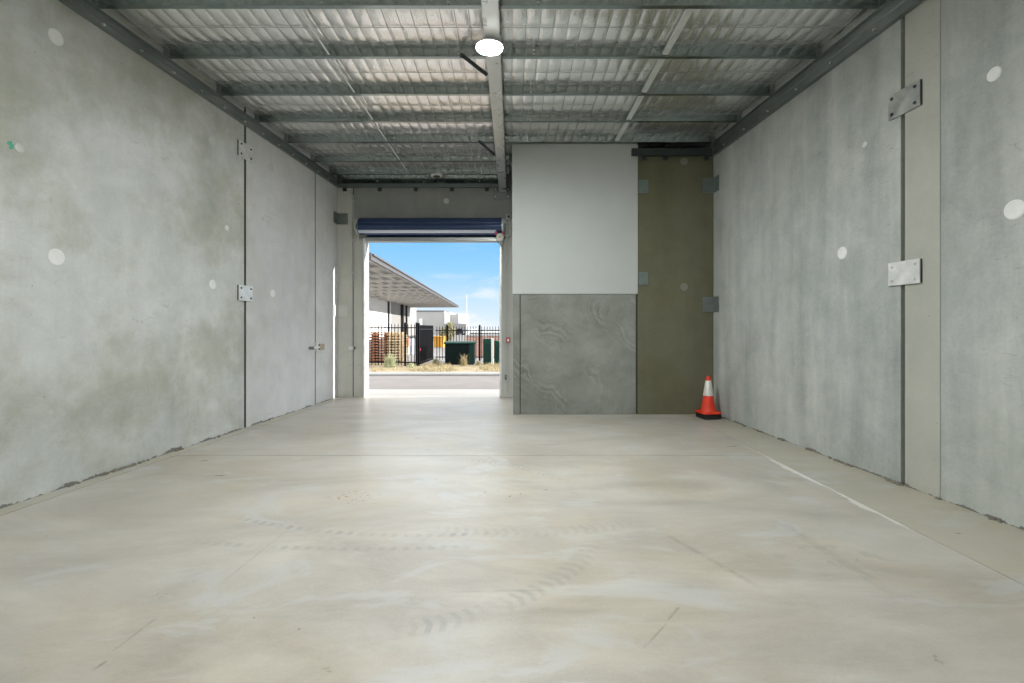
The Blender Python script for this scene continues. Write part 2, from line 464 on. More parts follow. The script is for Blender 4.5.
# ceiling ---------------------------------------------------------------------
def ceiling():
    x0, x1, y0, y1 = -4.45, 4.2, YR-.1, YB+.1
    bm = bmesh.new()
    # fine quilting where it can be seen, coarse behind the camera
    xs = []
    x = x0
    while x < x1: xs.append(x); x += .025
    ys = [y0]; y = 3.3
    ys += [y0+1.5, y0+3, y0+5, 1.5, 2.6]
    while y < y1: ys.append(y); y += .034
    rows = []
    for y in ys:
        row = []
        gaps = [p+.02 for p in [-3.9+.85*q for q in range(0)]+[PD[0]-.85*q for q in range(9,0,-1)]+PD+[10.12]]
        bay = 0.
        for u, v_ in zip(gaps, gaps[1:]):
            if u <= y < v_:
                t_ = (y-u)/(v_-u); bay = .034*(4*t_*(1-t_))**.75
        for x in xs:
            a = abs(math.sin(math.pi*x/.15)); b = abs(math.sin(math.pi*y/.30))
            sag = .011*(a**.4)*(b**.4)
            nn = mnoise.noise((x*2.2, y*2.2, 0))*.006 + mnoise.noise((x*9, y*6, 3))*.004 + mnoise.noise((x*24, y*7, 5))*.0022
            k = math.floor(x/.15)*7.3 + math.floor(y/.3)*3.1
            tilt = math.sin(k*12.9898)*.006*((x/.15) % 1-.5)
            row.append(bm.verts.new((x, y, FOIL+.004-sag+nn+tilt-bay)))
        rows.append(row)
    for A, B in zip(rows, rows[1:]):
        for i in range(len(A)-1):
            bm.faces.new((A[i], B[i], B[i+1], A[i+1]))
    me = bpy.data.meshes.new('ceiling'); bm.to_mesh(me); bm.free()
    me.materials.append(M['foil'])
    for p in me.polygons: p.use_smooth = True
    o = bpy.data.objects.new('ceiling', me); COL.objects.link(o)
    tag(o, 'silver foil roof insulation quilted by wire mesh', 'ceiling', kind='structure')
    wm = MB()
    i = math.ceil(x0/.15)
    r = .0022
    while i*.15 < x1:
        X = i*.15; i += 1
        wm.box((X-r, y0, FOIL-.006), (X+r, PD[0], FOIL-.002))
        stops = PD+[YB+.05]
        for u, v_ in zip(stops, stops[1:]):
            n_ = 8
            for q in range(n_):
                ya, yb = u+.02+(v_-u)*q/n_, u+.02+(v_-u)*(q+1)/n_
                za, zb_ = (FOIL-.005-.034*(4*t*(1-t))**.75 if 0 < t < 1 else FOIL-.005 for t in (q/n_, (q+1)/n_))
                wm.box((X-r, 0, -r), (X+r, math.hypot(yb-ya, zb_-za), r), T(0, ya, za) @ Matrix.Rotation(math.atan2(zb_-za, yb-ya), 4, 'X'))
    j = math.ceil(3/.3)
    while j*.3 < y1:
        Y = j*.3; j += 1; dz = 0
        for u, v_ in zip(PD, PD[1:]+[10.12]):
            if u+.02 <= Y < v_+.02:
                t_ = (Y-u-.02)/(v_-u); dz = .034*(4*t_*(1-t_))**.75
        wm.box((x0, Y-r, FOIL-.012-dz), (x1, Y+r, FOIL-.008-dz))
    obj('wire_mesh', wm, M['wire'], o)
    rb = MB().box((-5.3, YR-.3, TOP), (4.9, YB+.3, TOP+.08))
    obj('roof_sheet', rb, M['galv_beam'], o)
ceiling()

# purlins ---------------------------------------------------------------------
ORD = ['first', 'second', 'third', 'fourth', 'fifth', 'sixth', 'seventh', 'eighth']
def zsec(h, w, t, lip=.014):
    """lipped C outline open away from the camera: (y, z)"""
    return [(0,0),(w,0),(w,lip),(w-t,lip),(w-t,t),(t,t),(t,h-t),(w-t,h-t),(w-t,h-lip),(w,h-lip),(w,h),(0,h)]
for i, d in enumerate(PD):
    p = thing('roof_purlin', f'{ORD[i]} galvanised roof purlin counted from the camera towards the roller door', 'purlin', T(0, d, PB), 'galvanised purlins under the foil roof')
    xa, xb = AL+KL*d+.015, AR+KR*d-.015
    if i == 6: xb = -.0
    if i == 5: xb = -.0
    obj('channel', MB().extrude(zsec(.098, .05, .004), 0, xa, xb), M['galv'], p)
    for bx in (-.63, .26):
        if bx > xb: continue
        for bz in (.025, .074):
            obj('bolt', MB().tube((bx, -.014, bz), (bx, 0, bz), .013, 6), M['bolt'], p)
    for s, bx in ((1, xa+.04), (-1, xb-.04)):
        obj('cleat', MB().box((bx-.03, -.012, -.0), (bx+.03, -.001, .095)), M['ledger'], p)

p = thing('roof_purlin', 'deep galvanised eave purlin against the roller door wall', 'purlin', T(0, YB-.075, 4.615), 'galvanised purlins under the foil roof')
obj('channel', MB().extrude(zsec(.178, .06, .004), 0, AL+KL*YB+.02, -.30), M['galv'], p)
for bx in (-2.9, -1.6, -.7):
    obj('bolt', MB().tube((bx, -.014, .05), (bx, 0, .05), .013, 6), M['bolt'], p)

# bridging rods between the purlins
for side, X, w, wd in (('pallet', -2.15, .011, 'slim'), ('cone', 1.80, .034, 'wide')):
    for i in range(6):
        if X > 0 and i > 3: break
        a, b = PD[i]+.06, PD[i+1]-.012
        t = thing('purlin_bridging', f'{wd} bright bridging bar between the {ORD[i]} and {ORD[i+1]} purlins', 'bridging bar', T(X, a, PB+.012), 'bridging bars between the purlins')
        L = b-a
        obj('bar', MB().extrude([(-w,0),(w,0),(w,.003),(-w+.003,.003),(-w+.003,.03),(-w,.03)], 1, 0, L), M['bright'], t)
        obj('end_lug', MB().box((-w, L, 0), (w, L+.008, .06)), M['galv'], t)

# beam ------------------------------------------------------------------------
bx, bh = -.20, .268
bm_ = thing('steel_beam', 'deep grey steel beam running down the middle of the roof to the roller door wall', 'beam', T(bx, 0, PB-bh-.002))
sec = [(-.076,0),(.076,0),(.076,.012),(.005,.012),(.005,bh-.012),(.076,bh-.012),(.076,bh),(-.076,bh),(-.076,bh-.012),(-.005,bh-.012),(-.005,.012),(-.076,.012)]
obj('girder', MB().extrude(sec, 1, YR+.01, YB-.03), M['galv_beam'], bm_)
ep = obj('end_plate', MB().box((-.20, YB-.03, -.14), (.155, YB-.001, .13)), M['ledger'], bm_)
for x in (-.16, .115):
    for z in (-.09, .07):
        obj('bolt', MB().tube((x, YB-.055, z), (x, YB-.03, z), .016, 6), M['bolt'], ep)

for i, xo in ((1, -.60), (4, -.57)):
    d = PD[i]-.03
    t = thing('fly_brace', f'short dark diagonal brace from the {ORD[i]} purlin down to the steel beam', 'brace', T(xo, d, PB))
    v = Vector((-.282-xo, 0, -.25)); L = v.length
    m = Vector((0,0,1)).rotation_difference(v.normalized()).to_matrix().to_4x4()
    obj('angle', MB().extrude([(-.022,-.022),(.022,-.022),(.022,-.016),(-.016,-.016),(-.016,.022),(-.022,.022)], 2, .0, L-.01, m), M['dark_steel_and_shade'], t)
    obj('bolt', MB().tube((0, -.04, -.012), (0, .02, -.012), .014, 6), M['bolt_dark'], t)

# ledgers ---------------------------------------------------------------------
def ledger(mw, z0, z1, s0, s1, sgn, label, bolts, cleats=()):
    t = thing('steel_ledger', label, 'ledger', mw)
    h = z1-z0
    sec = [(0,0),(.055,0),(.055,.006),(.008,.006),(.008,h*.55),(.02,h*.6),(.02,h-.006),(.055,h-.006),(.055,h),(0,h)]
    sec = [(sgn*x, z0+z) for x, z in sec]
    obj('channel', MB().extrude(sec, 1, s0, s1), M['ledger'], t)
    for s in bolts:
        obj('bolt', MB().tube((sgn*.008, s, z0+h*.32), (sgn*.032, s, z0+h*.32), .015, 6), M['bolt'], t)
    return t
ledger(ML @ T(.001,0,0), 4.535, PB-.002, YR+.05, YB*SL-.06, 1, 'dark steel ledger channel under the purlin ends along the wall nearer the roller door',
       [3.9+.45*k for k in range(14)])
ledger(MR @ T(-.001,0,0), 4.465, PB-.002, YR+.05, (YP)*SR-.03, -1, 'dark steel ledger channel along the top of the wall beside the traffic cone',
       [3.6+.6*k for k in range(8)])
def cross_ledger(x0, x1, y, z0, z1, cl, label, cz, mat='ledger'):
    t = thing('steel_ledger', label, 'ledger', T(x0, y, z0))
    h = z1-z0
    obj('channel', MB().extrude([(0,0),(-.06,0),(-.06,h),(0,h)], 0, 0, x1-x0), M[mat], t)
    for x in cl:
        obj('cleat', MB().box((x-x0-.04, -.03, -cz), (x-x0+.04, -.002, .005)), M['dark_steel_and_shade'], t)
Xb = lambda p, d: (p-512)/F*d
cross_ledger(-3.80, -.43, YB-.002, zz(188, YB), zz(184.2, YB), [Xb(p, YB) for p in (345, 380, 416, 452, 487)],
             'dark steel ledger channel across the top of the roller door wall', .075)
cross_ledger(Xb(632, 8.1), 3.44, YP, zz(156.5, YP), zz(149.5, YP), [Xb(p, YP) for p in (644, 665, 706)],
             'steel ledger channel, its shade painted near black, over the dim olive concrete panel', .07, 'dark_steel_and_shade')  # near-black colour paints the shade on this ledger
rl = thing('conduit_run', 'thin bent conduit dropping from the roof beside the roller door joint', 'conduit', T(xj, YB, 0))
obj('pipe', MB().path([(-.05,-.09,4.50),(-.05,-.09,4.44),(.02,-.03,4.36),(.02,-.03,4.0),(.02,-.01,2.4)], .011, 8), M['grey_pl'], rl)
for z in (4.25, 3.4, 2.7):
    obj('saddle', MB().cbox((.02, -.016, z), (.06, .036, .03)), M['grey_pl'], rl)

# wall plates -------------------------------------------------------------------
def plate(mw, sgn, s0, s1, z0, z1, t, label, mat, bm, inset=.045, group='bolted joint plates'):
    r = thing('joint_plate', label, 'joint plate', mw @ T(0, (s0+s1)/2, (z0+z1)/2), group)
    w, h = (s1-s0)/2, (z1-z0)/2
    b = MB().box((0 if sgn > 0 else -t, -w, -h), (t if sgn > 0 else 0, w, h)); obj('plate', b, mat, r, bevel=.004)
    q = MB().box((.0005 if sgn > 0 else -t*.55, -w-.006, -h+.004), (t*.55 if sgn > 0 else -.0005, w-.01, h-.004)); obj('edge_shade', q, M['joint'], r)  # dark strip painting the unlit near edge of the plate
    for a in (-1, 1):
        for c in (-1, 1):
            y, z = a*(w-inset), c*(h-inset)
            q = MB().tube((sgn*t, y, z), (sgn*(t+.004), y, z), .016, 14).tube((sgn*(t+.004), y, z), (sgn*(t+.014), y, z), .010, 6)
            obj('bolt', q, bm, r)
plate(ML, 1, dl(237.6)*SL, dl(251.2)*SL, 4.03, 4.265, .025, 'upper pale steel plate across the panel joint, below the dark ledger', M['plate'], M['bolt_dark'])
plate(ML, 1, dl(237.6)*SL, dl(251.2)*SL, 1.905, 2.136, .025, 'lower pale steel plate across the panel joint, at head height', M['plate'], M['bolt_dark'])
plate(MR, -1, 4.295*SR, 4.628*SR, 3.535, 3.775, .022, 'upper stained steel plate with four bolts beside the tan wall strip', M['plate_mid'], M['bolt_dark'])
plate(MR, -1, 4.295*SR, 4.628*SR, 1.911, 2.137, .022, 'lower bright steel plate with four bolts beside the tan wall strip', M['plate'], M['bolt'])
def flat_plate(p0, p1, y0, y1, d, mat, label, t=.018):
    r = thing('joint_plate', label, 'joint plate', T((Xb(p0,d)+Xb(p1,d))/2, d, (zz(y0,d)+zz(y1,d))/2), 'bolted joint plates')
    w, h = (Xb(p1,d)-Xb(p0,d))/2, (zz(y0,d)-zz(y1,d))/2
    obj('plate', MB().box((-w,-t,-h),(w,0,h)), mat, r, bevel=.003)
    for a in (-1,1):
        for c in (-1,1):
            obj('bolt', MB().tube((a*w*.6,-t,c*h*.62),(a*w*.6,-t-.01,c*h*.62),.011,6), mat, r)
    return r
flat_plate(638.3, 648.2, 180, 193.3, YP+.0125, M['plate_pale'], 'upper greenish plate fixing the white partition to the olive panel')
flat_plate(638.3, 647.8, 272, 285, YP+.0125, M['plate_pale'], 'lower greenish plate fixing the white partition to the olive panel')
def corner_plate(z0, z1, label, mat):
    xc = AR+KR*YP
    r = thing('corner_bracket', label, 'corner bracket', T(xc, YP+.010, (z0+z1)/2), 'corner brackets')
    h = (z1-z0)/2
    obj('flange', MB().box((-.20, -.016, -h), (-.002, 0, h)), mat, r, bevel=.003)
    q = MB().box((-.016, -.19, -h), (0, -.004, h), Matrix.Rotation(-math.atan(KR), 4, 'Z')); obj('side_flange', q, mat, r, bevel=.003)
    for c in (-1, 1):
        obj('bolt', MB().tube((-.11,-.016,c*h*.5),(-.11,-.028,c*h*.5),.013,6), M['plate_dark'], r)
corner_plate(zz(193, YP), zz(178, YP), 'upper grey angle bracket in the corner above the traffic cone', M['plate_pale'])
corner_plate(zz(312, YP), zz(297, YP), 'lower dark angle bracket in the corner above the traffic cone', M['plate_dark'])
def corner_plate_l(z0, z1, label, mat):
    xc = AL+KL*YB
    r = thing('corner_bracket', label, 'corner bracket', T(xc, YB-.002, (z0+z1)/2), 'corner brackets')
    h = (z1-z0)/2
    obj('flange', MB().box((.002, -.016, -h), (.22, 0, h)), mat, r, bevel=.003)
    q = MB().box((0, -.2, -h), (.016, -.004, h), Matrix.Rotation(-math.atan(KL), 4, 'Z')); obj('side_flange', q, mat, r, bevel=.003)
    for c in (-1, 1):
        obj('bolt', MB().tube((.12,-.016,c*h*.5),(.12,-.028,c*h*.5),.013,6), mat, r)
corner_plate_l(3.746, 3.987, 'dark angle bracket high in the corner beside the roller door drum', M['plate_dark'])
corner_plate_l(1.76, 2.0, 'pale angle bracket in the corner beside the roller door opening', M['plug_grey'])

# grout plugs in the panels ------------------------------------------------------
def plug(mw, sgn, s, z, dia, label, mat):
    rot = Matrix.Rotation(R(90)*sgn, 4, 'Y')
    r = dia/2
    b = MB().lathe([(r,-.01),(r,.004),(r*.86,.008),(r*.80,.0065),(r*.2,.006)], 28)
    tag(obj('grout_plug', b, mat, mw=mw @ T(0, s, z) @ rot, smooth=True), label, 'wall plug', 'round plugs in the concrete walls')
for px, py, h, mat, lab in (
    (55.5, 37, 15.5, 'plug', 'large grey round plug high on the wall, under the sloping ledger'),
    (56, 257, 16.5, 'plug', 'large white round plug at eye level on the long pale wall'),
    (18.8, 148, 9.5, 'plug_grey', 'small round plug beside a green paint dab'),
    (212, 140, 10, 'plug_grey', 'grey round plug level with the upper plate of the panel joint'),
    (226.8, 228, 5.5, 'plug', 'tiny pale plug between the two plates of the panel joint'),
    (212.3, 284.5, 9.6, 'plug', 'white round plug level with the lower plate of the panel joint'),
    (271.6, 167, 8, 'plug_grey', 'faint grey plug past the panel joint, near the ledger'),
    (263, 219, 4.5, 'plug_grey', 'tiny faint plug on the second wall panel, half way up'),
    (272.4, 293.5, 8, 'plug', 'white round plug past the panel joint plate, at eye level'),
    (324, 303, 5, 'plug_grey', 'faint plug on the narrow wall panel beside the corner'),
):
    d = dl(px); plug(ML, 1, d*SL, zz(py, d), h/F*d, lab, M[mat])
for px, py, h, mat, lab in (
    (842.5, 253, 12.5, 'plug', 'white round plug in the middle of the streaky grey wall'),
    (1015, 209.5, 19.5, 'plug', 'large white round plug beyond the tan strip, at eye level'),
    (994.5, 74, 14, 'plug', 'white round plug high on the wall beyond the tan strip'),
    (865, 144.5, 6, 'plug_grey', 'small faint plug beside the upper bolted plate'),
):
    d = dr(px); plug(MR, -1, d*SR, zz(py, d), h/F*d, lab, M[mat])
def plug_b(px, py, dia, y, mat, lab):
    r = dia/2
    b = MB().lathe([(r,-.01),(r,.004),(r*.86,.008),(r*.80,.0065),(r*.2,.006)], 28)
    tag(obj('grout_plug', b, mat, mw=T(Xb(px,y), y, zz(py,y)) @ Matrix.Rotation(R(90),4,'X'), smooth=True), lab, 'wall plug', 'round plugs in the concrete walls')
plug_b(684, 287, .135, YP+.012, M['plug_dim'], 'grey round plug half way up the olive panel')
plug_b(684, 161.5, .13, YP+.012, M['plug_dim'], 'faint round plug at the top of the olive panel')
plug_b(446.3, 201, .125, YB, M['plug_grey'], 'pale round plug above the roller door drum')
# green paint dab beside a plug
d = dl(12)
b = MB()
for k in range(7):
    a = random.uniform(-.03,.03); c = random.uniform(-.035,.035); r = random.uniform(.008,.02)
    b.lathe([(r, -.002), (r*.8, .0015)], 10, T(0, a, c) @ Matrix.Rotation(R(90), 4, 'Y'))
tag(obj('paint_dab', b, plain('green_paint', (.08,.45,.30), .6), mw=ML @ T(0, d*SL, zz(145, d))), 'small green paint dab on the long pale wall', 'paint mark')

# latches --------------------------------------------------------------------------
d = j2
lt = thing('wall_latch', 'small steel slide latch across the far panel joint', 'latch', ML @ T(0, j2, zz(347, j2/SL)))
obj('bracket', MB().box((0,-.03,-.09),(.05,.02,.09)), M['plate'], lt, bevel=.004)
obj('bolt', MB().tube((.03,-.25,-.01),(.03,.30,-.01),.018,10), M['bright'], lt, smooth=True)
obj('knob', MB().tube((.0,-.24,-.01),(.09,-.24,-.01),.03,12), M['plate_dark'], lt, smooth=True)
obj('keeper', MB().box((0,.09,-.06),(.05,.28,.06)), plain('brass_keeper',(.42,.36,.26),.4,.5), lt, bevel=.004)
lt = thing('wall_latch', 'small white latch over the joint beside the roller door opening', 'latch', T(xj, YB, zz(348, YB)))
obj('box', MB().box((-.085,-.04,-.035),(.015,0,.035)), M['white_pl'], lt, bevel=.006)
obj('striker', MB().box((.02,-.035,-.03),(.055,0,.03)), M['bolt_dark'], lt, bevel=.004)

# roller door ------------------------------------------------------------------------
ZC, YC, RD = 3.655, YB-.225, .178
dr_ = thing('door_1', 'navy blue roller door rolled up over the bright opening', 'roller door', T(0, YB, 0), kind='structure')
n = 26
prof = []
rot = Matrix.Rotation(R(90), 4, 'Y')
m = T(0, YC-YB, ZC) @ rot
def gear(r0, r1, n):
    P = []
    for i in range(n):
        for f, r in ((0,r1),(.42,r1),(.55,r0),(.87,r0)):
            t = 2*math.pi*(i+f)/n; P.append((r*math.cos(t), r*math.sin(t)))
    return P
obj('rolled_curtain', MB().extrude([(y+YC-YB, z+ZC) for y, z in gear(RD-.011, RD, 12)], 0, -3.225, -.215), M['blue'], dr_, bevel=.003)
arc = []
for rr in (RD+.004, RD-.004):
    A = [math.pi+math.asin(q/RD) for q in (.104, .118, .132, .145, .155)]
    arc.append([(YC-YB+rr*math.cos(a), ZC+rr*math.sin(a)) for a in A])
obj('painted_reflection', MB().extrude(arc[0]+arc[1][::-1], 0, -3.222, -.34), plain('painted_reflection', (.62,.67,.76), .35, .2, .04), dr_)  # reflected brightness on the roll, put in as a pale coloured band
zc = 3.60; z1 = DH+.06
P = []
k = 0
z = zc
while z > z1:
    P += [(0, z), (.016, z-.012), (.016, z-.04), (0, z-.052)]; z -= .075
P += [(0, z1)]
P = P + [(y-.006, z) for y, z in P[::-1]]
obj('hanging_curtain', MB().extrude([(y-.05, z) for y, z in P], 0, -3.135, -.25), M['blue'], dr_)
obj('bottom_rail', MB().extrude([(-.075,3.375),(-.03,3.375),(-.03,3.468),(-.062,3.468),(-.075,3.455)], 0, -3.135, -.25), M['rail'], dr_, bevel=.003)
obj('hub', MB().tube((-3.30, YC-YB, ZC), (-3.225, YC-YB, ZC), .055, 20), M['black'], dr_, smooth=True)
obj('end_drum', MB().tube((-3.245, YC-YB, ZC), (-3.226, YC-YB, ZC), .165, 28), M['plate_pale'], dr_, smooth=True)
obj('end_drum', MB().tube((-.214, YC-YB, ZC), (-.195, YC-YB, ZC), .165, 28), M['bright'], dr_, smooth=True)
obj('bracket', MB().extrude([(-.002,ZC-.24),(-.002,ZC+.12),(-.30,ZC+.05),(-.30,ZC-.05)], 0, -3.325, -3.30), M['plate'], dr_, bevel=.003)
obj('bracket', MB().extrude([(-.002,ZC-.24),(-.002,ZC+.12),(-.30,ZC+.05),(-.30,ZC-.05)], 0, -.165, -.14), M['plate_pale'], dr_, bevel=.003)
obj('guide', MB().box((-3.215,-.075,0),(-3.172,-.001,3.44)), M['bright'], dr_, bevel=.003)
obj('guide', MB().box((-.268,-.075,.02),(-.225,-.001,3.44)), M['bright'], dr_, bevel=.003)
ho = obj('chain_hoist', MB().lathe([(.01,-.05),(.072,-.05),(.08,-.04),(.08,.03),(.05,.045),(.03,.05)], 28, T(-.252,-.34,3.40) @ Matrix.Rotation(R(90),4,'X')), M['white_pl'], dr_, smooth=True)
ho['label'] = 'round white chain hoist housing'
obj('badge', MB().lathe([(.026,0),(.022,.006)], 20, T(-.252,-.388,3.395) @ Matrix.Rotation(R(90),4,'X')), M['yellow'], ho)
for x in (-.335, -.19):
    obj('red_lug', MB().cbox((x,-.33,3.495),(.05,.05,.07)), M['red'], ho, bevel=.006)
obj('chain_outlet', MB().cbox((-.285,-.34,3.30),(.03,.05,.05)).cbox((-.22,-.34,3.30),(.03,.05,.05)), M['plate_dark'], ho)
obj('arm', MB().box((-.30,-.30,3.42),(-.16,-.26,3.5)).box((-.19,-.30,3.42),(-.16,-.0,3.5)), M['plate_dark'], ho)

# services on the jamb beside the door
cd = thing('conduit_run', 'pair of grey conduits up the jamb between the door and the partition', 'conduit', T(0, YB, 0))
obj('pipe', MB().tube((-.14,-.02,.35),(-.14,-.02,3.75),.016,10), M['grey_pl'], cd, smooth=True)
obj('pipe', MB().tube((-.088,-.02,.1),(-.088,-.02,3.83),.016,10), M['grey_pl'], cd, smooth=True)
obj('flex_lead', MB().path([(-.18,-.28,3.47),(-.10,-.2,3.46),(-.03,-.08,3.52),(-.02,-.03,3.62)], .012, 8), M['white_pl'], cd)
for z in (.8, 1.7, 2.6):
    obj('saddle', MB().box((-.17,-.03,z),(-.06,-.001,z+.03)), M['grey_pl'], cd)
jb = thing('isolator_box', 'small grey isolator box above the conduits near the drum', 'switch box', T(-.088, YB, 3.90))
obj('case', MB().box((-.05,-.07,-.06),(.05,-.001,.06)), M['grey_pl'], jb, bevel=.008)
obj('knob', MB().tube((.015,-.07,0),(.015,-.1,0),.025,14), M['black'], jb)
al = thing('push_button_box', 'small red push button box on the jamb beside the opening', 'push button', T(-.082, YB, zz(340, YB)))
obj('case', MB().box((-.045,-.08,-.055),(.045,-.037,.055)), M['red'], al, bevel=.006)
obj('button', MB().cbox((0,-.084,0),(.045,.012,.06)), M['white_pl'], al)
sw = thing('socket_box', 'small dark switch low on the jamb beside the opening', 'switch', T(-.135, YB, zz(377, YB)))
obj('case', MB().box((-.022,-.07,-.05),(.022,-.037,.05)), M['bolt_dark'], sw, bevel=.004)
obj('lever', MB().cbox((0,-.078,.01),(.012,.016,.03)), M['grey_pl'], sw)

# lamps ----------------------------------------------------------------------------------
def lamp(x, y, z, label, lit=True, group=None, r=.14, glow='lamp'):
    t = thing('ceiling_light', label, 'ceiling light', T(x, y, z), group)
    obj('housing', MB().lathe([(r*.8,.0),(r,-.006),(r,-.022),(r*.985,-.027),(r*.97,-.027),(r*.97,-.02)] if lit else [(r*.8,.0),(r,-.006),(r,-.020),(r*.9,-.030),(r*.6,-.030),(r*.6,-.02)], 40, cap1=False), M['white_pl'], t, smooth=True)
    obj('diffuser', MB().lathe([(r*.968,-.024),(r*.9,-.030),(r*.6,-.034),(r*.3,-.035)] if lit else [(r*.62,-.026),(r*.55,-.040),(r*.2,-.045)], 40), M[glow] if lit else M['lamp_dead'], t, smooth=True)
    return t
lamp(-.234, 4.87, PB-bh-.004, 'glowing round oyster light under the steel beam')
lamp(Xb(437, 9.85), 9.82, PB-.002, 'small unlit round ceiling light near the roller door wall', False, r=.125)
for k, (x, y) in enumerate(((-.234, .9), (-.234, -2.2))):  # lamps out of view, added to brighten the room
    lamp(x, y, PB-bh-.004, ('unseen round fill light added under the beam behind the camera', 'unseen round fill light added under the beam by the rear wall')[k], glow='lamp_fill')

# traffic cone -----------------------------------------------------------------------------
cx, cy = Xb(709, 7.8), 7.83
H = .70
tc = thing('traffic_cone', 'orange traffic cone with one white band standing in the corner', 'traffic cone', T(cx, cy, 0) @ Matrix.Rotation(R(8), 4, 'Z'))
obj('base', MB().box((-.15,-.15,0),(.15,.15,.085)), M['black'], tc, bevel=.02)
obj('skirt', MB().extrude([(-.17,-.13),(-.13,-.17),(.13,-.17),(.17,-.13),(.17,.13),(.13,.17),(-.13,.17),(-.17,.13)], 2, .085, .115), M['cone'], tc, bevel=.012)
cr = lambda z: .118-(z-.11)/(H-.11)*.088
obj('cone_body', MB().lathe([(.135,.112),(.122,.13),(cr(.2),.2),(cr(.40),.40),(cr(.63),.63),(cr(.69),.69),(.022,.70)], 40), M['cone'], tc, smooth=True)
obj('reflective_band', MB().lathe([(cr(.375)+.001,.375),(cr(.375)+.004,.378),(cr(.625)+.004,.622),(cr(.625)+.001,.625)], 40, cap0=False, cap1=False), M['cone_band'], tc, smooth=True)

# little lumps of spilled grout along the wall bases
def lumps(mw, sgn, lst, label):
    b = MB()
    for s, L, h in lst:
        k = int(L/.025)+1
        for i in range(k):
            r = random.uniform(.008,.018)*h
            y = s+random.uniform(-L/2, L/2); 
            b.lathe([(r*1.2,-.005),(r,r*.6),(r*.5,r*1.0)], 7, mw @ T(sgn*(r*1.2+random.uniform(.002,.012)), y, .005))
    return tag(obj('grout_rubble', b, plain('grout_rubble', (.22,.20,.165), .95, 0, .25, 30)), label, 'rubble', kind='stuff')
lumps(MR, -1, [(4.58,.22,1.2),(5.2,.25,1.1),(5.35,.15,.9),(5.8,.12,.9),(6.3,.1,.9),(6.8,.12,.8),(7.2,.1,.8),(4.12,.05,.7),(3.66,.10,.8)], 'dark grout crumbs along the foot of the streaky grey wall')
lumps(ML, 1, [(4.85,.25,.8),(5.15,.45,1.0),(5.75,.15,1.2),(6.45,.12,1),(4.5,.1,.7),(7.6,.2,.8)], 'dark grout crumbs along the foot of the long pale wall')

# ============================================================ OUTSIDE
GZ = -.02
M['apron'] = concrete('apron_concrete', (.36,.345,.33), (.43,.415,.395), 6, .1)
M['asphalt'] = plain('road_asphalt', (.205,.185,.175), .85, 0, .12, 1.2)
M['kerb'] = concrete('kerb_concrete', (.27,.262,.25), (.36,.352,.335), 7, .1)
def verge_mat():
    m, g, b = newmat('dry_verge')
    co = g.co(); n = g.noise(co, 2.2, 7, .7)
    g.put(b.inputs['Base Color'], g.ramp(n, [(.3, (.20,.15,.09)), (.5, (.31,.245,.15)), (.7, (.36,.31,.19))]))
    b.inputs['Roughness'].default_value = .95
    return m
M['verge'] = verge_mat()
M['yard'] = plain('yard_gravel', (.22,.21,.205), .9, 0, .15, .6)
M['fence'] = plain('black_fence', (.008,.008,.010), .5, spec=.12)
M['timber_a'] = plain('brown_timber', (.42,.19,.10), .8, 0, .3, 5)
M['timber_b'] = plain('pale_timber', (.85,.68,.44), .8, 0, .25, 5)
M['cab_green'] = plain('dark_green_paint', (.008,.032,.026), .55, 0, .1, 3, spec=.15)
M['cab_dark'] = plain('shaded_green_paint', (.003,.009,.009), .55, 0, .1, 3, spec=.1)  # shade of the box's unlit front painted into this near-black green
M['cab_mid'] = plain('mid_green_paint', (.010,.045,.032), .55, 0, .1, 3, spec=.15)
M['steel_white'] = plain('white_cladding', (.80,.80,.78), .6, 0, .03, .5)
M['steel_grey'] = plain('grey_cladding', (.30,.29,.28), .6, 0, .04, .5)
M['cream'] = plain('cream_cladding', (.42,.405,.38), .6, 0, .04, .5)
M['canopy'] = plain('canopy_sheet', (.36,.345,.325), .6, 0, .05, .5)
M['canopy_steel'] = plain('canopy_steel', (.62,.60,.565), .5, 0, .05, 1)
M['fascia'] = plain('canopy_fascia', (.10,.095,.095), .5)
M['pipe_dark'] = plain('dark_downpipe', (.03,.028,.028), .5)
M['brick'] = plain('red_brick', (.30,.12,.085), .9, 0, .15, 3)
def brick_mat():
    m, g, b = newmat('pale_brick')
    v = g.mapv(g.co(), rot=(R(90), 0, 0))
    t = g.n('ShaderNodeTexBrick', {'Vector': v, 'Color1': (.42,.20,.14), 'Color2': (.52,.30,.22), 'Mortar': (.55,.5,.45), 'Scale': 1., 'Mortar Size': .008, 'Brick Width': .24, 'Row Height': .086})
    g.put(b.inputs['Base Color'], t.outputs['Color']); b.inputs['Roughness'].default_value = .9
    return m
M['brick_pale'] = brick_mat()
M['skip'] = plain('yellow_paint', (.58,.29,.025), .5, 0, .12, 2)
M['leaf_olive'] = plain('olive_foliage', (.34,.31,.17), .8, 0, .35, 4)
M['leaf_grey'] = plain('grey_green_foliage', (.42,.44,.27), .8, 0, .3, 6)
M['straw'] = plain('dry_grass', (.42,.35,.20), .85, 0, .3, 5)
M['bark'] = plain('bark', (.12,.09,.06), .9)

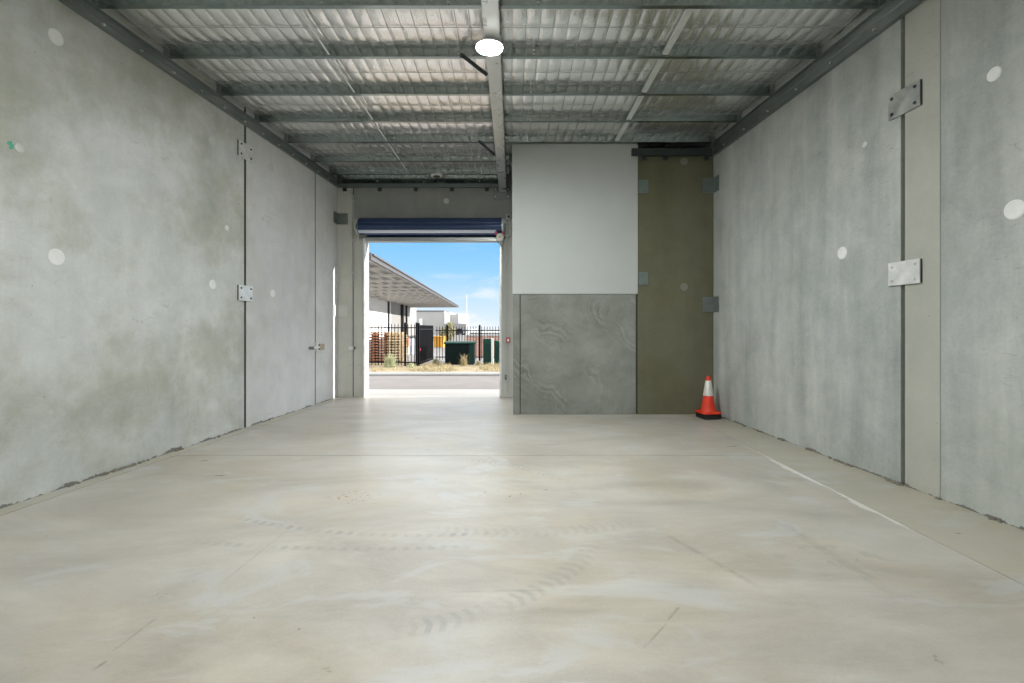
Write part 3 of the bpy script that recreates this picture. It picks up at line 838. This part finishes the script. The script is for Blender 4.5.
tag(obj('footpath', MB().box((-30, YB+.2, GZ-.3), (30, 11.56, GZ+.012)), M['apron']), 'pale concrete apron just outside the roller door', 'paving', kind='structure')
tag(obj('road', MB().box((-60, 11.56, GZ-.3), (60, 14.95, GZ)), M['asphalt']), 'strip of grey asphalt road outside', 'road', kind='structure')
tag(obj('kerb', MB().extrude([(14.90,GZ-.2),(14.90,GZ+.05),(14.96,GZ+.085),(15.35,GZ+.09),(15.35,GZ-.2)], 0, -60, 60), M['kerb']), 'concrete kerb along the far side of the road', 'kerb', kind='structure')
tag(obj('ground_verge', MB().box((-60, 15.35, GZ-.3), (60, 19.6, GZ+.07)), M['verge']), 'dry dirt verge with straw grass', 'ground', kind='structure')
tag(obj('ground_yard', MB().box((-150, 19.6, GZ-.3), (150, 400, GZ+.03)), M['yard']), 'pale gravel yard behind the fences', 'ground', kind='structure')
GV = GZ+.07

# grass on the verge
def blades(mb, x, y, z, h, n, spread, lean=.6):
    for _ in range(n):
        a = random.uniform(0, 2*math.pi); r = random.uniform(0, spread)
        bx_, by_ = x+r*math.cos(a), y+r*math.sin(a)
        hh = h*random.uniform(.5, 1.1)*(1-.75*(r/spread)**2); l = lean*hh*random.uniform(.2, 1)
        t = random.uniform(0, 2*math.pi)
        dx, dy = l*math.cos(t), l*math.sin(t); w = .007
        c, s = math.cos(t+1.57)*w, math.sin(t+1.57)*w
        v = [mb.bm.verts.new(p) for p in ((bx_-c,by_-s,z),(bx_+c,by_+s,z),(bx_+dx*.5+c*.7,by_+dy*.5+s*.7,z+hh*.62),(bx_+dx*.5-c*.7,by_+dy*.5-s*.7,z+hh*.62),(bx_+dx,by_+dy,z+hh))]
        mb.bm.faces.new((v[0],v[1],v[2],v[3])); mb.bm.faces.new((v[3],v[2],v[4]))
gb = MB()
for _ in range(1500):
    x = random.uniform(-6.6, .4); y = random.uniform(15.5, 19.0)
    if mnoise.noise((x*.9, y*.9, 2)) < -.12: continue
    if 18.2 < y and -3.0 < x < .2 or 17.7 < y < 18.1 and x < -3.4 or x < -3.2 and x > -3.9 and y > 17.6: continue
    if any(math.hypot(x-tx, y-ty) < tr for tx, ty, tr in ((Xb(390,17.4),17.4,.6),(Xb(411,17.4),17.4,.45),(Xb(464,17.9),17.9,.4),(Xb(478.5,18.3),18.25,.4), (Xb(436,18.6),18.6,.5))): continue
    hh = .09 if x < -3.4 else .19
    if y > 18.0: hh *= 1.1
    blades(gb, x, y, GV-.01, hh*random.uniform(.5,1.1), 7, .09)
tag(obj('dry_grass', gb, M['straw']), 'straw coloured dry grass growing on the verge', 'grass', kind='stuff')
def tuft(x, y, h, spread, n, mat, label, cat='weed'):
    b = MB(); blades(b, 0, 0, 0, h, n, spread, .7)
    for _ in range(n//2):
        a = random.uniform(0, 6.28); z = h*random.uniform(.1, 1); r = spread*random.uniform(0, 1.5)*(1-(z/h)**2)**.5
        c = Vector((r*math.cos(a), r*math.sin(a), z)); q = .022
        b.quad([c+Vector((random.uniform(-q,q), random.uniform(-q,q), random.uniform(-q,q))) for _ in range(4)])
    tag(obj('weed_tuft', b, mat, mw=T(x, y, GV-.01)), label, cat)
tuft(Xb(390,17.4), 17.4, .52, .22, 420, M['leaf_grey'], 'grey green weed bush in front of the pallet stacks')
tuft(Xb(436,18.6), 18.6, .25, .16, 500, M['leaf_olive'], 'low olive weed clump beside the black open gate')
tuft(Xb(464,17.9), 17.9, .50, .14, 170, M['straw'], 'tall dry weed in front of the dark green box')
tuft(Xb(478.5,18.3), 18.25, .20, .10, 160, M['leaf_olive'], 'low olive weed clump between the two green cabinets')
tuft(Xb(411,17.4), 17.4, .15, .2, 200, M['leaf_grey'], 'short green weed at the foot of the fence beside the gate')

# fences
def fence(xa, xb_, y, posts, zt, rt, rb, label, pick=.125, pt=.06):
    f = thing('picket_fence', label, 'fence', T(0, y, GV-.02))
    for p in posts:
        obj('post', MB().box((p-.038,-.038,0),(p+.038,.038,zt+.07)), M['fence'], f, bevel=.006)
    for z in (rt, rb):
        obj('rail', MB().box((xa,-.022,z-.02),(xb_,.022,z+.02)), M['fence'], f)
    x = xa+pick/2
    while x < xb_:
        obj('picket', MB().box((x-.0125,-.0125,.05),(x+.0125,.0125,zt-.03)).extrude([(x-.0125,zt-.03),(x+.0125,zt-.03),(x,zt+.03)], 1, -.0125, .0125), M['fence'], f)
        x += pick
fence(-6.4, Xb(416.6,17.9), 17.9, [-6.35, Xb(405.3,17.9), Xb(416.6,17.9)], 1.61, 1.48, .16, 'black steel picket fence in front of the pallet stacks')
fence(-3.42, .5, 21.0, [Xb(447,21.), Xb(479.7,21.), -.2], 1.54, 1.36, .17, 'black steel picket fence behind the dark green box')
ga = thing('picket_gate', 'black picket gate standing open away from the road', 'gate', T(Xb(417.7,17.95)+.02, 18.02, GV) @ Matrix.Rotation(math.atan2(20.9-17.95, (Xb(432.3,20.9)-Xb(417.5,17.95))), 4, 'Z'))
Lg = math.hypot(20.9-17.95, Xb(432.3,20.9)-Xb(417.5,17.95))
obj('post', MB().box((-.05,-.04,-.02),(.03,.04,1.64)), M['fence'], ga)
for z in (.12, 1.40):
    obj('rail', MB().box((.03,-.025,z-.03),(Lg,.025,z+.03)), M['fence'], ga)
x = .08
while x < Lg:
    obj('picket', MB().box((x-.016,-.016,.04),(x+.016,.016,1.56)), M['fence'], ga); x += .085
obj('red_reflector', MB().tube((.12,-.03,.62),(.12,-.045,.62),.05,14), M['red'], ga)['label'] = 'small red reflector'
obj('sheet_panel', MB().box((.04,.017,.10),(Lg-.02,.022,1.50)), M['fence'], ga)

# pallets
def pallet(w, dep, mat):
    b = MB()
    h = .118
    for i in range(7):
        y = -dep/2+.045+i*(dep-.09)/6
        b.box((-w/2,y-.045,h-.024),(w/2,y+.045,h))
    for x in (-w/2+.07, 0, w/2-.07):
        b.box((x-.03,-dep/2+.10,.025),(x+.03,dep/2-.10,h-.025))
    for y in (-dep/2+.05, 0, dep/2-.05):
        b.box((-w/2,y-.05,0),(w/2,y+.05,.024))
    return obj('timber_pallet', b, mat)
def pallet_stack(x, y, n, w, dep, mat, label, group):
    p0 = None
    for k in range(n):
        if p0 is None: o = p0 = pallet(w, dep, mat)
        else:
            o = p0.copy(); COL.objects.link(o)
        o.location = (x+random.uniform(-.015,.015), y+random.uniform(-.015,.015), GZ+.032+k*.1185)
        o.rotation_euler = (0, 0, R(random.uniform(-1,1)))
        tag(o, label, 'pallet', group)
pallet_stack(-6.0, 20.7, 11, 1.16, 1.0, M['timber_a'], 'brown timber pallet in the tall stack behind the fence', 'brown pallets in one stack')
pallet_stack(-5.03, 20.6, 11, .64, .9, M['timber_b'], 'pale timber pallet in the cream stack behind the fence', 'pale pallets in one stack')

# goods by the driveway
cr_ = thing('timber_crate', 'small brown crate standing beyond the fence near the open gate', 'crate', T(Xb(407,26), 26, GZ+.03))
obj('box', MB().box((-.15,-.2,.45),(.10,.2,.95)), M['timber_a'], cr_, bevel=.01)
obj('stand', MB().box((-.12,-.18,0),(-.06,.18,.449)).box((.02,-.18,0),(.08,.18,.449)), M['timber_b'], cr_)
ibc = thing('plastic_drum', 'pale blue drum beside the brown crate beyond the fence', 'drum', T(Xb(412,26.5), 26.5, GZ+.03))
obj('drum', MB().lathe([(.12,0),(.15,.03),(.15,.45),(.16,.47),(.15,.49),(.15,.86),(.12,.9)], 24), plain('pale_blue_plastic', (.55,.62,.72), .5), ibc, smooth=True)
obj('lid', MB().lathe([(.125,.9),(.125,.94),(.06,.96)], 24), M['black'], ibc, smooth=True)

# green transformer box
tb = thing('transformer_box', 'wide dark green electrical box with an overhanging lid on the verge', 'electrical box', T(Xb(457,18.6), 18.6, GV-.01))
x0, x1 = Xb(445,18.6)-Xb(457,18.6), Xb(473.5,18.6)-Xb(457,18.6)
obj('cabinet', MB().box((x0,0,0),(x1,.95,.83)), M['cab_dark'], tb, bevel=.01)
obj('lid', MB().extrude([(-.06,.83),(1.0,.83),(1.0,.88),(.5,.93),(-.06,.89)], 0, x0-.05, x1+.06), M['cab_mid'], tb, bevel=.008)
dm = (x0+x1)/2
obj('door', MB().box((x0+.03,-.02,.06),(dm-.008,-.001,.80)), M['cab_dark'], tb, bevel=.004)
obj('door', MB().box((dm+.008,-.02,.06),(x1-.18,-.001,.80)), M['cab_dark'], tb, bevel=.004)
obj('handle', MB().cbox((dm+.05,-.03,.42),(.02,.02,.12)), M['black'], tb)
obj('corner_panel', MB().box((x1-.165,-.02,.02),(x1-.01,-.001,.82)), M['cab_green'], tb, bevel=.004)
for k, (a, b_, h, lab) in enumerate(((483.2, 490.8, 1.03, 'taller green service pillar beside the white marker post'), (494.2, 501.5, .97, 'round topped green service pillar half hidden by the door jamb'))):
    d = 18.5
    w = Xb(b_,d)-Xb(a,d)
    t = thing('service_pillar', lab, 'electrical box', T((Xb(a,d)+Xb(b_,d))/2, d, GV-.01), 'green service pillars')
    P = [(-w/2,.06),(w/2,.06),(w/2,h)] + ([(-w/2,h)] if k == 0 else [(w/2-.06,h-.0),(-w/2+.22,h+.0),(-w/2+.0,h+.06)])
    if k: P = [(-w/2,.06),(w/2,.06),(w/2,h-.14),(w/2-.03,h-.09),(0,h-.02),(-w/2+.05,h),(-w/2,h)]
    obj('body', MB().extrude(P, 1, 0, .4), M['cab_mid'], t, bevel=.01)
    obj('plinth', MB().box((-w/2+.015,.02,0),(w/2-.015,.38,.059)), M['cab_dark'], t)
    obj('door', MB().box((-w/2+.025,-.012,.14),(w/2-.025,-.001,h-.18)), M['cab_green'], t, bevel=.003)
mp = thing('marker_post', 'pale marker post standing between the two green service pillars', 'post', T(Xb(492.4,18.35), 18.35, GV-.01))
obj('post', MB().box((-.045,-.03,0),(.045,.03,1.03)), plain('pale_post', (.55,.60,.57), .6), mp, bevel=.008)
obj('cap', MB().box((-.05,-.035,1.031),(.05,.035,1.06)), M['white_pl'], mp, bevel=.006)

# warehouse with canopy --------------------------------------------------------------------
WA, WK = -15.64, -.0459          # wall line x = WA + WK*y
def wx(y): return WA+WK*y
ca = (Xb(457,88.7), Xb(372,27.5))  # outer edge of the canopy
def ox(y): return ca[1]+(y-27.5)*(ca[0]-ca[1])/(88.7-27.5)
wh = thing('warehouse', 'long white warehouse with a deep open canopy along its side', 'warehouse', T(0,0,GZ))
def wallseg(name, y0, y1, mat, h=6.0):
    P = [(wx(y0),y0),(wx(y1),y1),(wx(y1)-12,y1),(wx(y0)-12,y0)]
    obj(name, MB().extrude(P, 2, 0, h), mat, wh)
wallseg('wall', 26, 73.9, M['steel_white'])
wallseg('wall', 73.95, 99.4, M['steel_grey'])
def dpipe(px, w):
    u = -(px-512)/F
    y = WA/(-u-WK)
    obj('downpipe', MB().cbox((wx(y)+w, y-.3, 2.95), (w*2, w*2, 5.6)), M['pipe_dark'], wh)
dpipe(388.2, .14); dpipe(401.3, .25); dpipe(406, .16)
Zc = 5.50
can = obj('canopy_roof', MB().extrude([(ox(27.5),27.5),(ox(92),92),(wx(92)-.3,92),(wx(27.5)-.3,27.5)], 2, Zc+.28, Zc+.36), M['canopy'], wh)
b = MB(); y = 28.2
k = 0
while y < 92:
    rfr = obj('rafter', MB().extrude([(wx(y),Zc-.02),(ox(y)-.12,Zc+.02),(ox(y)-.12,Zc+.2),(wx(y),Zc+.2)], 1, y-.1, y+.1), M['canopy_steel'], can)
    y += 4.2
for i in range(9):
    f = (i+.5)/9
    def lx(y): return wx(y)+(ox(y)-wx(y))*f
    obj('purlin', MB().extrude([(lx(28)-.05,28),(lx(28)+.05,28),(lx(91.8)+.05,91.8),(lx(91.8)-.05,91.8)], 2, Zc+.12, Zc+.279), M['canopy_steel'], can)
obj('fascia', MB().extrude([(ox(27.5)-.1,27.5),(ox(27.5)+.0,27.5),(ox(92),92),(ox(92)-.1,92)], 2, Zc+.0, Zc+.36), M['fascia'], wh)
obj('gutter', MB().extrude([(ox(27.5)+.01,27.5),(ox(27.5)+.13,27.5),(ox(92)+.13,92),(ox(92)+.01,92)], 2, Zc+.26, Zc+.36), M['fascia'], wh)
obj('fascia', MB().box((wx(27.5),27.35,Zc+.0),(ox(27.5),27.49,Zc+.42)), M['fascia'], wh)

# distant buildings
def building(name, label, cat, d, segs):
    t = thing(name, label, cat, T(0, d, GZ))
    for nm, p0, p1, ytop, ybot, off, dep, mat in segs:
        zt = zz(ytop, d+off); zb = max(0, zz(ybot, d+off)) if ybot else 0
        obj(nm, MB().box((Xb(p0,d+off), off, zb), (Xb(p1,d+off), off+dep, zt)), mat, t)
    return t
building('factory_building', 'distant grey and white factory behind the fences', 'building', 112, [
    ('wall', 410, 444, 311.3, None, 0, 14, M['cream']),
    ('parapet', 410, 444.1, 310.4, 311.3, -.1, 14.2, M['fascia']),
    ('white_wing', 444.2, 450, 312.3, None, -1.0, 15, M['steel_white']),
    ('cream_wing', 450, 458.2, 314.0, None, -.5, 14, M['cream']),
    ('white_wing', 458.2, 463, 313.4, None, -1.0, 14, M['steel_white']),
    ('lean_to', 444, 467, 323.6, None, -8, 6.5, M['steel_grey']),
    ('sign_panel', 419, 422.4, 318.5, 325, -.4, .3, M['steel_white']),
])
building('storage_shed', 'low pale distant shed beyond the brick wall', 'building', 112, [
    ('wall', 466, 530, 333.0, None, 0, 10, M['cream']),
    ('roof', 465.5, 531, 331.4, 333.0, -.4, 10.8, M['steel_white']),
    ('annex', 467.5, 476, 328.8, None, 3, 6, M['steel_white']),
    ('annex', 476, 484, 330.3, None, 4, 6, M['steel_grey']),
])
fp = thing('flag_pole', 'tall thin bare pole rising behind the fence against the sky', 'pole', T(Xb(466.6,60), 60, GZ))
obj('pole', MB().tube((0,0,.1),(0,0,zz(295,60)-GZ),.06,10,.035), M['grey_pl'], fp, smooth=True)
obj('base', MB().cbox((0,0,.05),(.5,.5,.1)), M['kerb'], fp)
sk = thing('skip_bin', 'yellow skip bin seen through the fence beside the open gate', 'skip bin', T(Xb(438.5,30), 30, GZ+.03))
zb = zz(347.5,30)-GZ-.03; zt = zz(336.3,30)-GZ-.03
obj('body', MB().extrude([(-.27,zb),(.27,zb),(.35,zt),(-.35,zt)], 1, 0, 1.4), M['skip'], sk, bevel=.01)
for x in (-.18, 0, .18):
    obj('rib', MB().box((x-.02,-.06,zb+.03),(x+.02,-.001,zt-.05)), M['skip'], sk)
obj('rim', MB().box((-.38,-.05,zt-.06),(.38,-.002,zt)), M['skip'], sk)
lw = thing('loading_ramp', 'low pale concrete ramp under the yellow skip bin', 'ramp', T(Xb(438.5,30), 30, GZ+.03))
obj('ramp', MB().extrude([(-.4,0),(1.0,0),(1.0,zb-.003),(-.1,zb-.003)], 0, -.6, .7), M['kerb'], lw)
obj('edge_rail', MB().box((-.6,-.12,zb-.14),(.7,-.09,zb-.06)), M['steel_grey'], lw)

bw = thing('brick_wall', 'low reddish brick wall in the yard behind the black fence', 'wall', T(Xb(466,24.5), 24.5, GZ+.03), kind='thing')
obj('brickwork', MB().box((0,0,0),(3.6,.24,1.06)), M['brick_pale'], bw)
obj('coping', MB().box((-.03,-.03,1.061),(3.63,.27,1.11)), M['kerb'], bw)
for x in (.9, 1.9, 2.9):
    obj('pier', MB().box((x,-.08,0),(x+.24,-.001,1.06)), M['brick_pale'], bw)
# parked vehicles, far off
def car(px, d, mat, label, w=1.7, h=1.4):
    t = thing('parked_car', label, 'car', T(Xb(px,d), d, GZ+.03))
    b = MB().extrude([(-w/2,.3),(w/2,.3),(w/2,.85),(w*.40,.92),(w*.34,h),(-w*.34,h),(-w*.40,.92),(-w/2,.85)], 1, 0, 4)
    obj('body', b, mat, t, bevel=.06)
    obj('windscreen', MB().extrude([(-w*.36,.95),(w*.36,.95),(w*.31,h-.08),(-w*.31,h-.08)], 1, -.015, .0), M['black'], t)
    for x in (-w/2+.12, w/2-.12):
        for yy in (.7, 3.2):
            obj('wheel', MB().tube((x-.1,yy,.32),(x+.1,yy,.32),.32,18), M['black'], t, smooth=True)
car(459.5, 98, plain('dark_car', (.02,.022,.03), .3), 'dark parked car seen through the fence above the green box', 0.9*1.0+.0+.6)

# trees
def tree(px, d, ht, wd, mat, label):
    t = thing('tree', label, 'tree', T(Xb(px,d), d, GZ+.03))
    obj('trunk', MB().tube((0,0,0),(.05,.02,ht*.55),.09,8,.05), M['bark'], t, smooth=True)
    b = MB()
    for _ in range(900):
        v = Vector((random.gauss(0,1), random.gauss(0,1), random.gauss(0,1))).normalized()*random.uniform(.35,1)**.6
        c = Vector((v.x*wd/2, v.y*wd/2, ht*.62+v.z*ht*.38)) * 1.0
        q = .10
        b.quad([c+Vector((random.uniform(-q,q), random.uniform(-q,q), random.uniform(-q,q))) for _ in range(4)])
    obj('foliage', b, mat, t)
tree(450, 38, 2.0, .72, M['leaf_olive'], 'small olive tree behind the far fence beside the dark green box')
tree(443.5, 40, 1.5, .6, M['leaf_olive'], 'low olive shrub tree behind the yellow skip bin')

# ============================================================ LIGHT
w = bpy.data.worlds.new('sky'); sc.world = w; w.use_nodes = True
g = G(w.node_tree)
bg = w.node_tree.nodes['Background']
dirv = g.n('ShaderNodeTexCoord').outputs['Generated']
X, Y, Z = g.sep(dirv)
sky = g.ramp(Z, [(0.0, (.76,.85,.95)), (.05, (.58,.76,.97)), (.12, (.31,.62,.98)), (.19, (.20,.53,.96)), (.30, (2.1,2.15,2.2)), (.7, (2.6,2.65,2.7))])
nz = g.noise(g.mapv(dirv, scale=(3.2, 3.2, 11)), 2.2, 6, .6, .5)
cf = g.m('MULTIPLY', g.rng(nz, .47, .72, 0, 1, True), g.rng(Z, .0, .17, .85, .12))
sky = g.mix(cf, sky, (.93,.94,.97))
g.put(bg.inputs['Color'], sky); bg.inputs['Strength'].default_value = 1.0

sun = bpy.data.objects.new('sun', bpy.data.lights.new('sun', 'SUN')); COL.objects.link(sun)
sun.data.energy = 7.5; sun.data.angle = R(.6); sun.data.color = (1, .95, .87)
el, az = R(11), math.atan(.118)
v = Vector((-math.cos(el)*math.cos(az), -math.cos(el)*math.sin(az), -math.sin(el)))
sun.rotation_euler = v.to_track_quat('-Z', 'Y').to_euler()

sc.view_settings.view_transform = 'Standard'
sc.view_settings.look = 'None'
sc.view_settings.exposure = 0.15
sc.view_settings.gamma = 1.0
sc.view_settings.use_curve_mapping = False
